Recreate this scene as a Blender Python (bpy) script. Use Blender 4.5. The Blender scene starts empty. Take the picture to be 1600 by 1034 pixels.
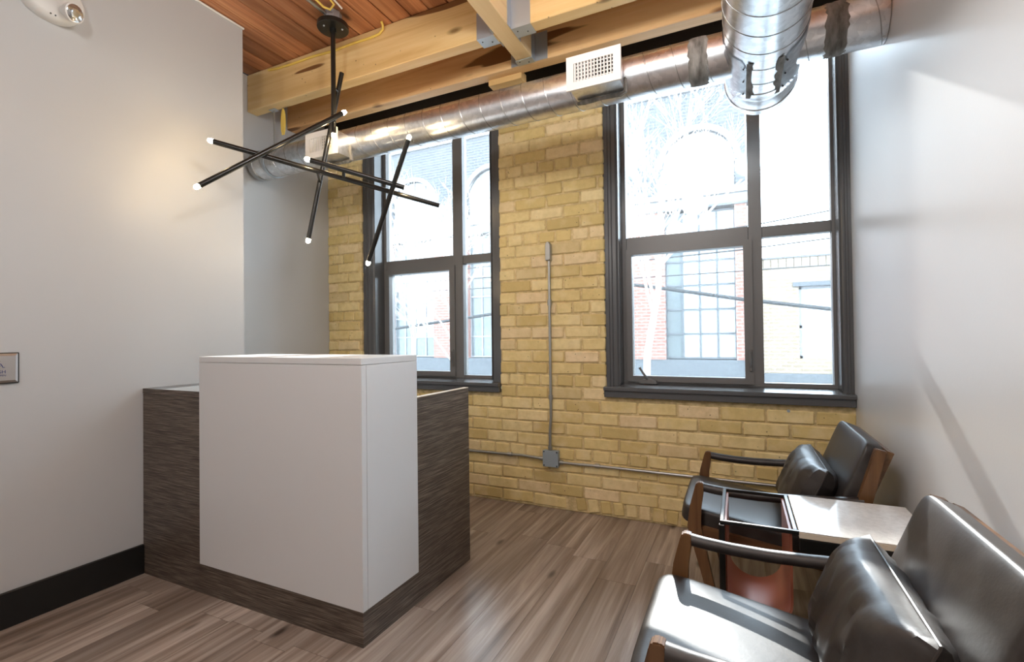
import bpy, bmesh, math, random
from mathutils import Vector, Matrix, noise
random.seed(11)
SC = bpy.context.scene
COL = SC.collection
R = math.radians
PI = math.pi

# ------------------------------------------------------------------ camera, sky, sun, exposure
CAM_H = 1.15
yaw, pit, rol = R(25.2715), R(.72783), R(-.69238)
F_ = Vector((-math.sin(yaw)*math.cos(pit), math.cos(yaw)*math.cos(pit), math.sin(pit)))
r_ = Vector((math.cos(yaw), math.sin(yaw), 0)); u_ = r_.cross(F_)
R_ = r_*math.cos(rol) + u_*math.sin(rol); U_ = -r_*math.sin(rol) + u_*math.cos(rol)
cd = bpy.data.cameras.new('camera'); cam = bpy.data.objects.new('camera', cd); COL.objects.link(cam)
cd.sensor_fit = 'HORIZONTAL'; cd.sensor_width = 36; cd.lens = 36*751.02/1600
cd.clip_start = .02; cd.clip_end = 300
cam.matrix_world = Matrix(((R_.x, U_.x, -F_.x, 0), (R_.y, U_.y, -F_.y, 0), (R_.z, U_.z, -F_.z, CAM_H), (0, 0, 0, 1)))
SC.camera = cam

world = bpy.data.worlds.new('world'); SC.world = world; world.use_nodes = True
bg = world.node_tree.nodes['Background']
bg.inputs[0].default_value = (.71, .86, 1, 1); bg.inputs[1].default_value = 11.0

sl = bpy.data.lights.new('sun', 'SUN'); sun = bpy.data.objects.new('sun', sl); COL.objects.link(sun)
sl.energy = 10; sl.angle = R(.55); sl.color = (1, .97, .92)
sun.rotation_euler = Vector((-.06, 1, .610)).to_track_quat('Z', 'Y').to_euler()
sun.location = (1, 20, 14)

SC.view_settings.view_transform = 'Standard'; SC.view_settings.look = 'None'
SC.view_settings.gamma = 1; SC.view_settings.use_curve_mapping = False
SC.view_settings.exposure = 0.4
FILL_GLOBE = 66.0              # glow of the unseen globes added as fill light
BULB = 170.0               # glow of the chandelier bulbs

# ------------------------------------------------------------------ dimensions
BK = 3.041                # brick face
LW, RC, RW = -2.70, -3.163, .547
CZ = 3.05
YB = -4.2                 # rear wall

# ------------------------------------------------------------------ materials
def mat(name, col=(.8, .8, .8), rough=.5, metal=0, spec=None, coat=0):
    m = bpy.data.materials.new(name); m.use_nodes = True
    b = m.node_tree.nodes['Principled BSDF']
    b.inputs['Base Color'].default_value = (*col, 1); b.inputs['Roughness'].default_value = rough
    b.inputs['Metallic'].default_value = metal
    if spec is not None: b.inputs['Specular IOR Level'].default_value = spec
    if coat: b.inputs['Coat Weight'].default_value = coat
    return m
def N(m, t, **kw):
    n = m.node_tree.nodes.new(t)
    for k, v in kw.items():
        if k in n.inputs: n.inputs[k].default_value = v
        else: setattr(n, k, v)
    return n
def L(m, a, b): m.node_tree.links.new(a, b)
def P(m): return m.node_tree.nodes['Principled BSDF']
def ramp(m, fac, stops):
    n = N(m, 'ShaderNodeValToRGB'); e = n.color_ramp.elements
    while len(e) < len(stops): e.new(.5)
    for el, (p, c) in zip(e, stops): el.position = p; el.color = (*c, 1)
    L(m, fac, n.inputs[0]); return n.outputs[0]
def coords(m, scale=(1, 1, 1), jitter=0):
    tc = N(m, 'ShaderNodeTexCoord'); mp = N(m, 'ShaderNodeMapping'); mp.inputs['Scale'].default_value = scale
    src = tc.outputs['Object']
    if jitter:
        oi = N(m, 'ShaderNodeObjectInfo'); mu = N(m, 'ShaderNodeMath', operation='MULTIPLY'); mu.inputs[1].default_value = jitter
        L(m, oi.outputs['Random'], mu.inputs[0])
        ad = N(m, 'ShaderNodeVectorMath', operation='ADD'); L(m, src, ad.inputs[0]); L(m, mu.outputs[0], ad.inputs[1]); src = ad.outputs[0]
    L(m, src, mp.inputs['Vector']); return mp.outputs[0]
def mix(m, fac, a, b, mode='MIX'):
    n = N(m, 'ShaderNodeMix', data_type='RGBA', blend_type=mode)
    for sock, v in ((n.inputs[0], fac), (n.inputs[6], a), (n.inputs[7], b)):
        if isinstance(v, (int, float)): sock.default_value = v
        elif isinstance(v, tuple): sock.default_value = (*v, 1)
        else: L(m, v, sock)
    return n.outputs[2]
def bump(m, h, strength=.2, dist=.01):
    b = N(m, 'ShaderNodeBump'); b.inputs['Strength'].default_value = strength; b.inputs['Distance'].default_value = dist
    L(m, h, b.inputs['Height']); L(m, b.outputs[0], P(m).inputs['Normal'])
def noise_n(m, vec, scale=5, detail=4, rough=.55, dist=0):
    n = N(m, 'ShaderNodeTexNoise'); n.inputs['Scale'].default_value = scale; n.inputs['Detail'].default_value = detail
    n.inputs['Roughness'].default_value = rough; n.inputs['Distortion'].default_value = dist
    L(m, vec, n.inputs['Vector']); return n.outputs['Fac']

def paint(name, col, rough):
    m = mat(name, col, rough); v = coords(m)
    f = noise_n(m, v, 1.3, 2); L(m, ramp(m, f, [(.3, tuple(c*.97 for c in col)), (.7, col)]), P(m).inputs['Base Color'])
    bump(m, noise_n(m, v, 160, 2), .05, .003); return m
M = {}
M['wall'] = paint('warm_white_paint', (.49, .498, .503), .5)
M['wall_satin'] = paint('satin_white_paint', (.635, .645, .655), .3)
M['ceil_trim'] = mat('white_caulk', (.8, .79, .76), .5)
M['black_base'] = mat('black_baseboard', (.006, .006, .006), .45)

def wood(name, stops, axis, fine=26, rough=.5, jitter=40, vary=.25, knots=True, bmp=.15, stretch=.9, specks=False):
    m = mat(name, rough=rough); sc = [fine, fine, fine]; sc[axis] = stretch
    v = coords(m, tuple(sc), jitter)
    g = noise_n(m, v, 1, 6, .62, .6)
    col = ramp(m, g, stops)
    sc2 = [5, 5, 5]; sc2[axis] = .55
    g2 = noise_n(m, coords(m, tuple(sc2), jitter), 1, 3, .5, .9)
    col = mix(m, ramp(m, g2, [(.35, (0, 0, 0)), (.7, (.62, .62, .62))]), col, mix(m, 1.0, col, stops[0][1], 'MULTIPLY') if False else stops[0][1])
    if knots:
        sk = [6, 6, 6]; sk[axis] = 2.2
        vo = N(m, 'ShaderNodeTexVoronoi'); vo.inputs['Scale'].default_value = 1; L(m, coords(m, tuple(sk), jitter), vo.inputs['Vector'])
        k = ramp(m, vo.outputs['Distance'], [(.04, (1, 1, 1)), (.13, (0, 0, 0))])
        col = mix(m, k, col, tuple(c*.45 for c in stops[0][1]))
    if specks:
        v2 = N(m, 'ShaderNodeTexVoronoi'); v2.inputs['Scale'].default_value = 24; L(m, coords(m, (1, 1, 1), jitter), v2.inputs['Vector'])
        dot = ramp(m, v2.outputs['Distance'], [(.075, (1, 1, 1)), (.12, (0, 0, 0))]); gt = ramp(m, noise_n(m, coords(m, (1, 1, 1), jitter), 5, 2), [(.54, (0, 0, 0)), (.60, (.9, .9, .9))])
        col = mix(m, mix(m, 1.0, dot, gt, 'MULTIPLY'), col, (.12, .05, .015))
        sc3 = [9, 9, 9]; sc3[axis] = .8
        ck = ramp(m, noise_n(m, coords(m, tuple(sc3), jitter+7), 1, 2, .4), [(.695, (0, 0, 0)), (.71, (1, 1, 1))]); col = mix(m, ck, col, (.20, .085, .025))
    oi = N(m, 'ShaderNodeObjectInfo')
    br = N(m, 'ShaderNodeMapRange'); br.inputs[3].default_value = 1-vary; br.inputs[4].default_value = 1+vary
    L(m, oi.outputs['Random'], br.inputs[0])
    h = N(m, 'ShaderNodeHueSaturation'); L(m, br.outputs[0], h.inputs['Value']); L(m, col, h.inputs['Color'])
    L(m, h.outputs[0], P(m).inputs['Base Color'])
    if bmp: bump(m, g, bmp, .004)
    return m
pine = [(.25, (.62, .38, .14)), (.5, (.79, .56, .26)), (.75, (.87, .67, .37))]
M['pine_x'] = wood('pine_beam', pine, 0, fine=16, vary=.06, stretch=.7, specks=True)
M['pine_y'] = wood('pine_joist', [(.25, (.72, .49, .23)), (.5, (.84, .64, .35)), (.75, (.9, .72, .44))], 1, fine=16, vary=.05, stretch=.7, specks=True)
M['pine_red'] = wood('reddish_pine_beam', [(.25, (.56, .27, .11)), (.5, (.82, .53, .25)), (.75, (.89, .64, .36))], 0, fine=14, vary=.05, stretch=.7, specks=True)
M['ceil_plank'] = wood('old_red_brown_plank', [(.25, (.17, .055, .022)), (.5, (.47, .195, .085)), (.75, (.72, .39, .20))], 1, fine=20, vary=.28, stretch=.6)
M['floor_plank'] = wood('grey_brown_vinyl_plank', [(.32, (.125, .088, .066)), (.5, (.32, .255, .21)), (.68, (.54, .465, .405))], 1, fine=22, rough=.3, vary=.09, bmp=.06, stretch=.75)
M['walnut'] = wood('walnut_brown_wood', [(.25, (.07, .028, .010)), (.5, (.15, .072, .027)), (.75, (.22, .112, .044))], 2, fine=40, rough=.34, vary=.03, knots=False, bmp=.03)
M['walnut_x'] = wood('walnut_brown_wood_long', [(.25, (.07, .028, .010)), (.5, (.14, .066, .025)), (.75, (.20, .10, .04))], 0, fine=40, rough=.34, vary=.03, knots=False, bmp=.03)

m = M['laminate'] = mat('dark_streaked_laminate', rough=.42); v = coords(m, (7, 7, 330))
g = noise_n(m, v, 1, 5, .65); L(m, ramp(m, g, [(.34, (.018, .012, .009)), (.5, (.080, .060, .046)), (.66, (.22, .18, .148))]), P(m).inputs['Base Color']); bump(m, g, .15, .002)
M['lam_top'] = mat('grey_laminate_top', (.15, .155, .16), .35)
M['lam_edge'] = mat('pale_panel_edge', (.72, .66, .52), .4)
M['white_lam'] = mat('white_laminate', (.62, .63, .64), .36)

m = M['brick'] = mat('buff_yellow_brick', rough=.85); oi = N(m, 'ShaderNodeObjectInfo')
base = ramp(m, oi.outputs['Random'], [(0, (.56, .42, .17)), (.25, (.70, .54, .23)), (.5, (.77, .61, .29)), (.75, (.82, .67, .35)), (.92, (.84, .66, .41)), (1, (.58, .46, .21))])
v = coords(m, (1, 1, 1), 30); sp = noise_n(m, v, 22, 5, .6)
col = mix(m, ramp(m, sp, [(.3, (.45, .45, .45)), (.62, (0, 0, 0))]), base, (.52, .39, .15))
sp2 = noise_n(m, v, 9, 3, .5)
col = mix(m, ramp(m, sp2, [(.5, (0, 0, 0)), (.75, (.5, .5, .5))]), col, (.84, .70, .43))
vo = N(m, 'ShaderNodeTexVoronoi'); vo.inputs['Scale'].default_value = 34; L(m, v, vo.inputs['Vector'])
pit_ = ramp(m, vo.outputs['Distance'], [(.08, (1, 1, 1)), (.14, (0, 0, 0))])
gate = ramp(m, noise_n(m, v, 14, 2), [(.56, (0, 0, 0)), (.62, (1, 1, 1))])
pit2 = mix(m, 1.0, pit_, gate, 'MULTIPLY')
L(m, mix(m, pit2, col, (.09, .055, .025)), P(m).inputs['Base Color']); bump(m, sp, .35, .006)
m = M['mortar'] = mat('sandy_mortar', rough=.95); v = coords(m); f = noise_n(m, v, 30, 5)
L(m, ramp(m, f, [(.3, (.46, .35, .17)), (.6, (.70, .55, .29)), (.75, (.78, .64, .40))]), P(m).inputs['Base Color']); bump(m, f, .5, .01)
M['steel_black'] = mat('black_steel', (.012, .012, .012), .6)

m = M['galv'] = mat('galvanised_steel', (.62, .64, .66), .3, 1); v = coords(m)
vo = N(m, 'ShaderNodeTexVoronoi'); vo.inputs['Scale'].default_value = 45; L(m, v, vo.inputs['Vector'])
sepc = N(m, 'ShaderNodeSeparateColor'); L(m, vo.outputs['Color'], sepc.inputs[0])
L(m, ramp(m, sepc.outputs[0], [(0, (.68, .70, .73)), (1, (.86, .88, .91))]), P(m).inputs['Base Color'])
f = noise_n(m, v, 5, 4); mr = N(m, 'ShaderNodeMapRange'); mr.inputs[3].default_value = .2; mr.inputs[4].default_value = .42
L(m, f, mr.inputs[0]); L(m, mr.outputs[0], P(m).inputs['Roughness']); bump(m, noise_n(m, v, 8, 2), .05, .01)
M['seam'] = mat('duct_seam', (.42, .43, .44), .35, 1)
m = M['sealant'] = mat('grey_duct_sealant', rough=.8); f = noise_n(m, coords(m, (40, 12, 12)), 1, 4)
L(m, ramp(m, f, [(.3, (.10, .095, .085)), (.7, (.32, .31, .29))]), P(m).inputs['Base Color']); bump(m, f, .6, .006)
M['hanger'] = mat('zinc_bracket', (.52, .57, .62), .45, .75)
M['screw'] = mat('dark_screw', (.03, .03, .03), .5)
M['register'] = mat('white_register', (.78, .76, .73), .4)
M['void'] = mat('register_inside', (.01, .01, .01), .9)
M['conduit'] = mat('steel_conduit', (.42, .43, .42), .38, .9)
M['box_grey'] = mat('grey_blue_box', (.36, .43, .48), .45, .3)
M['cable_y'] = mat('yellow_cable', (.80, .58, .12), .5)
M['cable_w'] = mat('white_cable', (.8, .8, .78), .5)
M['black_metal'] = mat('black_fixture_metal', (.009, .009, .008), .28, 0)
m = M['bulb'] = mat('lit_bulb', (1, .9, .7), .4); P(m).inputs['Emission Color'].default_value = (1, .74, .42, 1); P(m).inputs['Emission Strength'].default_value = BULB
m = M['lamp_glow'] = mat('lamp_diffuser', (.9, .9, .9), .5); P(m).inputs['Emission Color'].default_value = (1, .97, .94, 1); P(m).inputs['Emission Strength'].default_value = FILL_GLOBE  # emission of the added fill globes
M['frame'] = mat('charcoal_window_paint', (.090, .093, .098), .26)
M['frame_in'] = mat('charcoal_aluminium', (.15, .148, .146), .38)

m = M['glass'] = bpy.data.materials.new('window_glass'); m.use_nodes = True; nt = m.node_tree; nt.nodes.clear()
out = N(m, 'ShaderNodeOutputMaterial'); mx = N(m, 'ShaderNodeMixShader'); tr = N(m, 'ShaderNodeBsdfTransparent'); gl = N(m, 'ShaderNodeBsdfGlossy'); gl.inputs['Roughness'].default_value = .02
fr = N(m, 'ShaderNodeFresnel'); fr.inputs[0].default_value = 1.35; tr.inputs[0].default_value = (.97, .985, .99, 1)
tl = N(m, 'ShaderNodeBsdfTranslucent'); tl.inputs[0].default_value = (.9, .93, .95, 1); m2 = N(m, 'ShaderNodeMixShader'); m2.inputs[0].default_value = .022   # bright haze over the view, put into the pane material
L(m, tr.outputs[0], m2.inputs[1]); L(m, tl.outputs[0], m2.inputs[2]); L(m, fr.outputs[0], mx.inputs[0]); L(m, m2.outputs[0], mx.inputs[1]); L(m, gl.outputs[0], mx.inputs[2]); L(m, mx.outputs[0], out.inputs[0])

m = M['leather'] = mat('dark_brown_leather', (.018, .014, .012), .4, spec=.55); v = coords(m)
f = noise_n(m, v, 9, 5, .6); mr = N(m, 'ShaderNodeMapRange'); mr.inputs[3].default_value = .34; mr.inputs[4].default_value = .5
L(m, f, mr.inputs[0]); L(m, mr.outputs[0], P(m).inputs['Roughness'])
L(m, ramp(m, f, [(.35, (.016, .012, .011)), (.7, (.040, .034, .031))]), P(m).inputs['Base Color']); bump(m, noise_n(m, v, 120, 3), .08, .003)
M['tan_leather'] = mat('red_brown_leather', (.30, .095, .055), .38)
m = M['stone'] = mat('polished_pale_stone', rough=.13); f = noise_n(m, coords(m), 60, 4, .7)
L(m, ramp(m, f, [(.35, (.58, .57, .55)), (.65, (.70, .69, .67))]), P(m).inputs['Base Color'])
M['stone_edge'] = mat('beige_stone_edge', (.62, .54, .43), .5)
M['plate_steel'] = mat('brushed_steel_plate', (.55, .52, .50), .3, .9)
M['plate_black'] = mat('black_plate_surround', (.015, .015, .015), .5)
M['blue_print'] = mat('blue_print', (.02, .03, .16), .5)
M['plastic'] = mat('off_white_plastic', (.66, .65, .63), .4)
M['reflector'] = mat('lamp_reflector', (.6, .6, .6), .15, .9)
# outdoors
def brickmat(name, c1, c2, mo, scale=1.0):
    m = mat(name, rough=.9, spec=.05); tc = N(m, 'ShaderNodeTexCoord'); sx = N(m, 'ShaderNodeSeparateXYZ'); L(m, tc.outputs['Object'], sx.inputs[0])
    cb = N(m, 'ShaderNodeCombineXYZ'); L(m, sx.outputs[0], cb.inputs[0]); L(m, sx.outputs[2], cb.inputs[1])
    b = N(m, 'ShaderNodeTexBrick'); L(m, cb.outputs[0], b.inputs['Vector'])
    b.inputs['Color1'].default_value = (*c1, 1); b.inputs['Color2'].default_value = (*c2, 1); b.inputs['Mortar'].default_value = (*mo, 1)
    b.inputs['Scale'].default_value = 1; b.inputs['Brick Width'].default_value = .24*scale; b.inputs['Row Height'].default_value = .085*scale; b.inputs['Mortar Size'].default_value = .012*scale
    L(m, b.outputs['Color'], P(m).inputs['Base Color']); return m
M['brick_grey'] = brickmat('grey_painted_brick', (.058, .061, .065), (.068, .071, .075), (.10, .104, .11))
M['brick_red'] = brickmat('red_facade_brick', (.20, .092, .072), (.23, .11, .085), (.24, .18, .16))
M['brick_buff'] = brickmat('pale_facade_brick', (.17, .132, .094), (.19, .15, .108), (.21, .185, .152))
M['cornice'] = mat('pale_cornice', (.20, .20, .205), .8, spec=.1)
M['ext_dark'] = mat('dark_frame_outdoors', (.085, .09, .095), .7, spec=.1)
M['pane_light'] = mat('pale_blind_pane', (.26, .275, .285), .25)  # pale colour stands for sky reflected in the glass
M['pane_mid'] = mat('green_grey_pane', (.085, .10, .104), .2)
M['asphalt'] = mat('pale_asphalt', (.2, .2, .2), .9)
M['paving'] = mat('pale_pavement', (.3, .3, .29), .9)
M['bark'] = mat('pale_bark', (.30, .27, .25), .9, spec=.1)
M['wire'] = mat('dark_wire', (.04, .04, .04), .8, spec=.1)

# ------------------------------------------------------------------ builders
ORG = {}
def link(o, parent=None):
    COL.objects.link(o)
    if parent: o.parent = parent
    return o
def world_org(o): return ORG.get(o.name, Vector((0, 0, 0)))
def obj(name, bm, material, parent=None, smooth=False, org=None, kind=None, local=False):
    """bm holds world coordinates (or the thing's own, with local=True); one mesh object."""
    me = bpy.data.meshes.new(name); bmesh.ops.recalc_face_normals(bm, faces=bm.faces[:]); bm.to_mesh(me); bm.free()
    o = bpy.data.objects.new(name, me); me.materials.append(material)
    po = world_org(parent) if parent else Vector((0, 0, 0))
    if org is None: org = po
    org = Vector(org)
    if not local: me.transform(Matrix.Translation(-org))
    link(o, parent); o.location = org - po if not local else (0, 0, 0)
    ORG[o.name] = org if not local else po
    if smooth:
        for p in me.polygons: p.use_smooth = True
        try: me.set_sharp_from_angle(angle=R(38))
        except Exception: pass
    if kind: o['kind'] = kind
    return o
def meshobj(name, me, loc, parent, rot=None, scale=None):
    o = bpy.data.objects.new(name, me); link(o, parent)
    o.location = Vector(loc) - world_org(parent); ORG[o.name] = Vector(loc)
    if rot: o.rotation_euler = rot
    if scale: o.scale = scale
    return o
def thing(name, label, cat, loc=(0, 0, 0), group=None):
    o = bpy.data.objects.new(name, None); o.empty_display_size = .05; link(o); o.location = loc; ORG[o.name] = Vector(loc)
    return tag(o, label, cat, group)
def tag(o, label=None, cat=None, group=None, kind=None):
    if label: o['label'] = label
    if cat: o['category'] = cat
    if group: o['group'] = group
    if kind: o['kind'] = kind
    return o
def BM(): return bmesh.new()
def box(bm, x0, x1, y0, y1, z0, z1, bev=0, seg=1):
    r = bmesh.ops.create_cube(bm, size=1); vs = r['verts']
    for v in vs: v.co = Vector(((x0+x1)/2+v.co.x*(x1-x0), (y0+y1)/2+v.co.y*(y1-y0), (z0+z1)/2+v.co.z*(z1-z0)))
    if bev:
        es = list({e for v in vs for e in v.link_edges})
        bmesh.ops.bevel(bm, geom=es, offset=bev, segments=seg, affect='EDGES', profile=.5)
    return bm
def B(x0, x1, y0, y1, z0, z1, bev=0, seg=1): return box(BM(), x0, x1, y0, y1, z0, z1, bev, seg)
def ring_pts(c, ax, r, seg, up=None):
    ax = Vector(ax).normalized(); up = up or (Vector((0, 0, 1)) if abs(ax.z) < .9 else Vector((1, 0, 0)))
    a = ax.cross(up).normalized(); b = a.cross(ax).normalized()
    return [Vector(c)+(a*math.cos(2*PI*k/seg)+b*math.sin(2*PI*k/seg))*r for k in range(seg)]
def loft(bm, rings, cap=True, closed=True):
    vr = [[bm.verts.new(p) for p in r] for r in rings]
    for a, b in zip(vr, vr[1:]):
        n = len(a)
        for k in range(n if closed else n-1): bm.faces.new((a[k], a[(k+1) % n], b[(k+1) % n], b[k]))
    if cap and closed: bm.faces.new(vr[0][::-1]); bm.faces.new(vr[-1])
    return bm
def tube(bm, pts, r, seg=10, cap=True):
    pts = [Vector(p) for p in pts]; rs = r if isinstance(r, (list, tuple)) else [r]*len(pts)
    t = [(pts[min(i+1, len(pts)-1)]-pts[max(i-1, 0)]).normalized() for i in range(len(pts))]
    up = Vector((0, 0, 1)) if abs(t[0].z) < .9 else Vector((1, 0, 0)); rings = []
    for p, d, rr in zip(pts, t, rs):
        a = d.cross(up).normalized(); up = a.cross(d).normalized()
        rings.append([p+(a*math.cos(2*PI*k/seg)+up*math.sin(2*PI*k/seg))*rr for k in range(seg)])
    return loft(bm, rings, cap)
def T(pts, r, seg=10): return tube(BM(), pts, r, seg)
def prism(bm, poly, h0, h1, axis='y'):
    """polygon in (x,z) extruded in y, in (y,z) extruded in x, or in (x,y) extruded in z"""
    f = {'y': lambda p, h: (p[0], h, p[1]), 'x': lambda p, h: (h, p[0], p[1]), 'z': lambda p, h: (p[0], p[1], h)}[axis]
    return loft(bm, [[f(p, h0) for p in poly], [f(p, h1) for p in poly]])
def sphere(bm, c, r, seg=12, rings=8, sc=(1, 1, 1)):
    q = bmesh.ops.create_uvsphere(bm, u_segments=seg, v_segments=rings, radius=r)
    for v in q['verts']: v.co = Vector((v.co.x*sc[0], v.co.y*sc[1], v.co.z*sc[2]))+Vector(c)
    return bm
def text_mesh(name, s, size, origin, material, parent, M3, align='CENTER'):
    cu = bpy.data.curves.new(name, 'FONT'); cu.body = s; cu.size = size; cu.align_x = align; cu.extrude = .0003
    to = bpy.data.objects.new(name, cu); COL.objects.link(to); dg = bpy.context.evaluated_depsgraph_get()
    me = bpy.data.meshes.new_from_object(to.evaluated_get(dg)); bpy.data.objects.remove(to)
    me.transform(M3.to_4x4()); me.materials.clear(); me.materials.append(material)
    return meshobj(name, me, origin, parent)

# ------------------------------------------------------------------ floor
fl = tag(obj('floor', B(RC-.1, RW+.1, YB-.1, BK+.3, -.12, -.006), M['mortar']), 'grey-brown wood-look plank floor', kind='structure')
pw = .181
x = RC; ci = 0
pm = {}
while x < RW-.002:
    x1 = min(x+pw, RW); y = YB - random.random()*1.1 if ci % 3 else YB-.61
    if ci == 4: y = 1.22-1.22*5
    if ci == 7: y = 1.30-1.22*5
    while y < BK-.002:
        a, b = max(y, YB), min(y+1.22, BK)
        if b-a > .01:
            key = (round(x1-x, 4), round(b-a, 3))
            if key not in pm:
                bm = B(.0006, x1-x-.0006, .0006, b-a-.0006, -.006, 0); me = bpy.data.meshes.new('plank'); bm.to_mesh(me); bm.free(); me.materials.append(M['floor_plank']); pm[key] = me
            meshobj('plank', pm[key], (x, a, 0), fl)
        y += 1.22
    x = x1; ci += 1

# ------------------------------------------------------------------ ceiling of old boards
ce = tag(obj('ceiling', B(RC-.1, RW+.1, YB-.1, BK+.3, CZ+.022, CZ+.12), M['void']), 'red-brown old board ceiling', kind='structure')
x = RC; pm = {}; cw = [.132, .128, .136, .126]; ci = 0
while x < RW-.002:
    w = cw[ci % 4]; x1 = min(x+w, RW)
    cuts = [YB, -1.6+random.uniform(-.8, .8), BK] if ci % 2 else [YB, random.uniform(-3, -2), 1.0+random.uniform(-.9, .3) if ci % 4 == 2 else .2, BK]
    for a, b in zip(cuts, cuts[1:]):
        dz = random.uniform(0, .005)
        bm = B(.003, x1-x-.003, .001, b-a-.001, dz, .024, .005)
        me = bpy.data.meshes.new('ceiling_board'); bm.to_mesh(me); bm.free(); me.materials.append(M['ceil_plank'])
        meshobj('ceiling_board', me, (x, a, CZ), ce)
    x = x1; ci += 1

# ------------------------------------------------------------------ walls
tag(obj('wall_left', B(LW-.6, LW, YB, 1.932, 0, CZ), M['wall']), 'smooth off-white wall on the left', kind='structure')
tag(obj('wall_recess', B(RC-.14, RC, 1.90, BK+.1, 0, CZ), M['wall']), 'set-back white wall strip beside the brick', kind='structure')
tag(obj('wall_right', B(RW, RW+.14, YB, BK+.32, 0, CZ), M['wall_satin']), 'satin white wall on the right', kind='structure')
tag(obj('wall_rear', B(RC-.14, RW+.14, YB-.14, YB, 0, CZ), M['wall']), 'white wall at the far back of the room', kind='structure')
tag(obj('baseboard_left', B(LW, LW+.014, YB, 1.386, 0, .145, .003), M['black_base']), 'tall black baseboard along left wall', kind='structure')
tag(obj('baseboard_right', B(RW-.014, RW, YB, .55, 0, .145, .003), M['black_base']), 'black baseboard along right wall', kind='structure')
tag(obj('trim_1', B(LW, LW+.011, YB, 1.938, CZ-.012, CZ-.001, .003), M['ceil_trim']), 'thin white bead under the ceiling boards', kind='structure')
tag(obj('trim_2', B(RC, RC+.012, 2.38, BK, CZ-.014, CZ-.001, .003), M['ceil_trim']), 'white bead above the set-back wall', kind='structure')

# brick wall: openings
OPEN = [(-2.795, -1.529), (-.777, RW)]
OZ0, OZ1 = .80, 2.86
wb = BM(); T0, T1 = BK+.006, BK+.30
box(wb, RC-.1, OPEN[0][0]-.004, T0, T1, 0, CZ); box(wb, OPEN[0][1]+.004, OPEN[1][0]-.004, T0, T1, 0, CZ)
box(wb, OPEN[0][0]-.004, OPEN[0][1]+.004, T0, T1, 0, OZ0-.035); box(wb, OPEN[1][0]-.004, RW+.1, T0, T1, 0, OZ0-.035)
box(wb, OPEN[0][0]-.004, OPEN[0][1]+.004, T0, T1, OZ1, CZ); box(wb, OPEN[1][0]-.004, RW+.1, T0, T1, OZ1, CZ)
wall = tag(obj('wall_back', wb, M['mortar']), 'old buff-yellow brick wall with two windows', kind='structure')
def brickmesh(w, h, seed):
    rr = random.Random(seed); bm = BM(); d = .03
    box(bm, 0, w, 0, d, 0, h)
    for v in bm.verts: v.co += Vector((rr.uniform(-.0035, .0035), rr.uniform(-.002, .002), rr.uniform(-.003, .003)))
    fe = [e for e in bm.edges if all(abs(v.co.y) < .006 for v in e.verts)]
    ve = [e for e in bm.edges if e not in fe and any(abs(v.co.y) < .006 for v in e.verts)]
    bmesh.ops.bevel(bm, geom=fe+ve, offset=.0055, segments=1, affect='EDGES')
    me = bpy.data.meshes.new('brick'); bm.to_mesh(me); bm.free(); me.materials.append(M['brick']); return me
BMESH = {}
def brick(xa, xb, z, h, rot=None, hide=False):
    key = (round(xb-xa, 2), round(h, 3), random.randrange(3))
    w = xb-xa
    if key not in BMESH: BMESH[key] = brickmesh(key[0], h, hash(key) % 9999)
    o = meshobj('brick', BMESH[key], (xa, BK-random.uniform(0, .005), z), wall)
    o.scale.x = w/key[0]; o.rotation_euler.y = random.uniform(-.007, .007)
    if rot: o.rotation_euler.y = rot
    return o
CH, BH = .0807, .0705
nb = 0; row = 0; z = .012
arch0, arch1 = -.98, -.10
while z+BH < 2.93:
    spans = [(RC, RW)]
    if z+BH > OZ0-.038 and z < OZ1:
        spans = [(RC, OPEN[0][0]), (OPEN[0][1], OPEN[1][0])]
    header = row % 6 == 4
    bl = .118 if header else .236
    off = (.059 if header else (0 if row % 2 else .118))
    for s0, s1 in spans:
        xx = -4 + off
        while xx < s1:
            a, b = max(xx, s0), min(xx+bl, s1)
            if b-a < .05 and b < s1-1e-6: pass
            if b-a > .03:
                in_arch = row == 0 and b > arch0 and a < arch1
                lo, hi = a+(.0055 if a > s0+1e-6 else .001), b-(.0055 if b < s1-1e-6 else -.002)
                # behind the desk and over the windows nothing of the wall shows
                skip = (z+BH > OZ1) and not (False)
                if not in_arch and not skip and not (b < -2.2 and z < .72 and False):
                    brick(lo, hi, z+random.uniform(-.002, .002), BH); nb += 1
            xx += bl*(1 if header else random.choice([1, 1, 1, 1]))
    if row == 0:                     # rowlock bricks of a buried arch at the foot of the wall
        q = arch0; k = 0; n = 11
        while q < arch1-.04:
            t = (k-n/2)/n
            brick(q+.004, q+.071, z-.008+.006*math.sin(PI*k/n), .082, rot=t*.35); nb += 1
            q += .080; k += 1
    z += CH; row += 1
lt = tag(obj('steel_lintel', B(RC, RW, BK-.035, BK+.006, OZ1, CZ, .003), M['steel_black']), 'black lintel board above both windows behind the duct', 'lintel')  # black board put in for the shaded gap above the duct

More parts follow.
